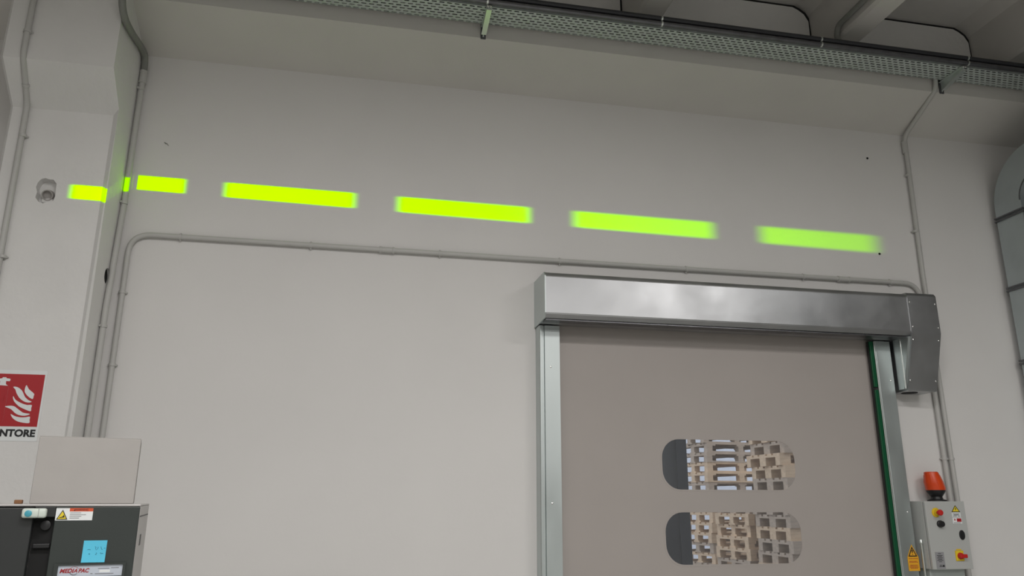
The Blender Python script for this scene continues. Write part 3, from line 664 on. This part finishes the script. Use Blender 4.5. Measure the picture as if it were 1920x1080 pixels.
# pallets: 1.2 x 0.8 x 0.144, built once, then copied with every part
def board_me(L, w, h): return MB().box(0, L, 0, w, 0, h).mesh('board')
wide = board_me(1.2, 0.145, 0.022); narrow = board_me(1.2, 0.10, 0.022); cross = MB().box(0, 0.145, 0, 0.8, 0, 0.022).mesh('cross')
blk = MB().box(0, 0.145, 0, 0.145, 0, 0.078).mesh('block'); blkn = MB().box(0, 0.145, 0, 0.10, 0, 0.078).mesh('block')
for me in (wide, narrow, cross, blk, blkn): me.materials.append(M['wood'])
def parts_layout():
    L = []
    for y, me in ((0, wide), (0.185, narrow), (0.3275, wide), (0.515, narrow), (0.655, wide)): L.append(('deck_board', me, (0, y, 0.122)))
    for x in (0, 0.5275, 1.055): L.append(('cross_board', cross, (x, 0, 0.100)))
    for x in (0, 0.5275, 1.055):
        for y, me in ((0, blkn), (0.3275, blk), (0.70, blkn)): L.append(('block', me, (x, y, 0.022)))
    for y, me in ((0, narrow), (0.3275, wide), (0.70, narrow)): L.append(('bottom_board', me, (0, y, 0)))
    return L
PL = parts_layout()
blks = MB().box(0, 0.09, 0, 0.09, 0, 0.078).mesh('block'); blks.materials.append(M['wood'])
PLL = [p for p in PL if p[0] != 'block'] + [('block', blks, (x, y, 0.022)) for x in (0, 0.555, 1.11) for y in (0, 0.355, 0.71) if (x, y) != (0.555, 0.355)]
ORD = 'first second third fourth fifth sixth seventh eighth ninth tenth eleventh twelfth thirteenth fourteenth fifteenth sixteenth seventeenth eighteenth nineteenth twentieth'.split()
def pallet(loc, rz, label, grp, woodm, lay):
    t_ = thing('wooden_pallet', label, 'pallet', loc, rz, grp)
    for nm, me, p in lay:
        o = put(nm, me, None, t_); o.location = p
        o.material_slots[0].link = 'OBJECT'; o.material_slots[0].material = M[woodm]
for (x, y, n, rz0, lab, grp) in ((5.24, 6.0, 20, 8.5, 'wooden pallet, %s from the ground in the tall stack furthest behind the door', 'pallets of the far tall stack'),
                            (5.09, 4.6, 11, 5, 'wooden pallet, %s from the ground in the low stack between two tall ones', 'pallets of the low stack'),
                            (5.07, 3.6, 19, 0, 'wooden pallet, %s from the ground in the tall stack closest behind the door', 'pallets of the near tall stack')):
    for k in range(n):
        pallet((x+random.uniform(-0.03, 0.03), y+random.uniform(-0.03, 0.03), 0.1442*k), math.radians(rz0+random.uniform(-1.2, 1.2)), lab % ORD[k], grp, 'wood' if random.random() < 0.65 else 'wood_grey', PL if rz0 == 0 else PLL)

# ================================================================== LINE PROJECTOR (dashed green laser line on wall and column)
PX, PY, PZ = -1.35, -3.85, 0.872
pl_ = bpy.data.lights.new('line_projector', 'SPOT'); pl_.energy = 2600; pl_.shadow_soft_size = 0.004
pl_.spot_size = math.radians(150); pl_.spot_blend = 0.0
po = bpy.data.objects.new('line_projector', pl_); COL.objects.link(po); po.location = (PX, PY, PZ)
po.rotation_euler = (math.radians(90), 0, 0)         # beam along +y; local x = world x, local y = world z
pl_.use_nodes = True; T = pl_.node_tree; em_ = T.nodes['Emission']
def mth(op, a, bb=None, c=None):
    n = T.nodes.new('ShaderNodeMath'); n.operation = op
    for i, v in enumerate((a, bb, c)):
        if v is None: continue
        if isinstance(v, (int, float)): n.inputs[i].default_value = v
        else: T.links.new(v, n.inputs[i])
    return n.outputs[0]
def sstep(v, a, bb):
    n = T.nodes.new('ShaderNodeMapRange'); n.interpolation_type = 'SMOOTHSTEP'; n.clamp = True
    for nm, x in (('From Min', a), ('From Max', bb), ('To Min', 0.0), ('To Max', 1.0)):
        if isinstance(x, (int, float)): n.inputs[nm].default_value = x
        else: T.links.new(x, n.inputs[nm])
    T.links.new(v, n.inputs['Value']); return n.outputs[0]
tc = T.nodes.new('ShaderNodeTexCoord'); sx = T.nodes.new('ShaderNodeSeparateXYZ'); T.links.new(tc.outputs['Normal'], sx.inputs[0])
dz_ = mth('ABSOLUTE', sx.outputs['Z'])
SGN = 1.0
u = mth('MULTIPLY', mth('DIVIDE', sx.outputs['X'], dz_), SGN); v = mth('MULTIPLY', mth('DIVIDE', sx.outputs['Y'], dz_), SGN)
vc = mth('MULTIPLY_ADD', u, -0.0088, 0.700)
half = mth('MULTIPLY_ADD', u, 0.0040, 0.0126)
soft = mth('MULTIPLY_ADD', mth('MAXIMUM', u, 0.0), 0.0032, 0.0007)
dv = mth('ABSOLUTE', mth('SUBTRACT', v, vc))
band = mth('SUBTRACT', 1.0, sstep(dv, mth('SUBTRACT', half, soft), mth('ADD', half, soft)))
tot = None
for a0, a1, b0, b1 in ((-0.108, -0.088, -0.0296, -0.0292), (-0.0218, -0.0214, 0.044, 0.060), (0.108, 0.130, 0.320, 0.345), (0.398, 0.424, 0.634, 0.662), (0.718, 0.752, 0.99, 1.03), (1.09, 1.135, 1.33, 1.392)):  # gap after the first dash is the corner conduit's shadow, cut into the mask
    d_ = mth('MULTIPLY', sstep(u, a0, a1), mth('SUBTRACT', 1.0, sstep(u, b0, b1)))
    tot = d_ if tot is None else mth('ADD', tot, d_)
mask = mth('MULTIPLY', tot, band)
# lime laser colour; negative blue tuned stronger than a real laser line has
cx = T.nodes.new('ShaderNodeCombineXYZ')
for i, k in enumerate((0.20, 0.95, -0.235)): cx.inputs[i].default_value = k
T.links.new(cx.outputs[0], em_.inputs['Color']); T.links.new(mask, em_.inputs['Strength'])
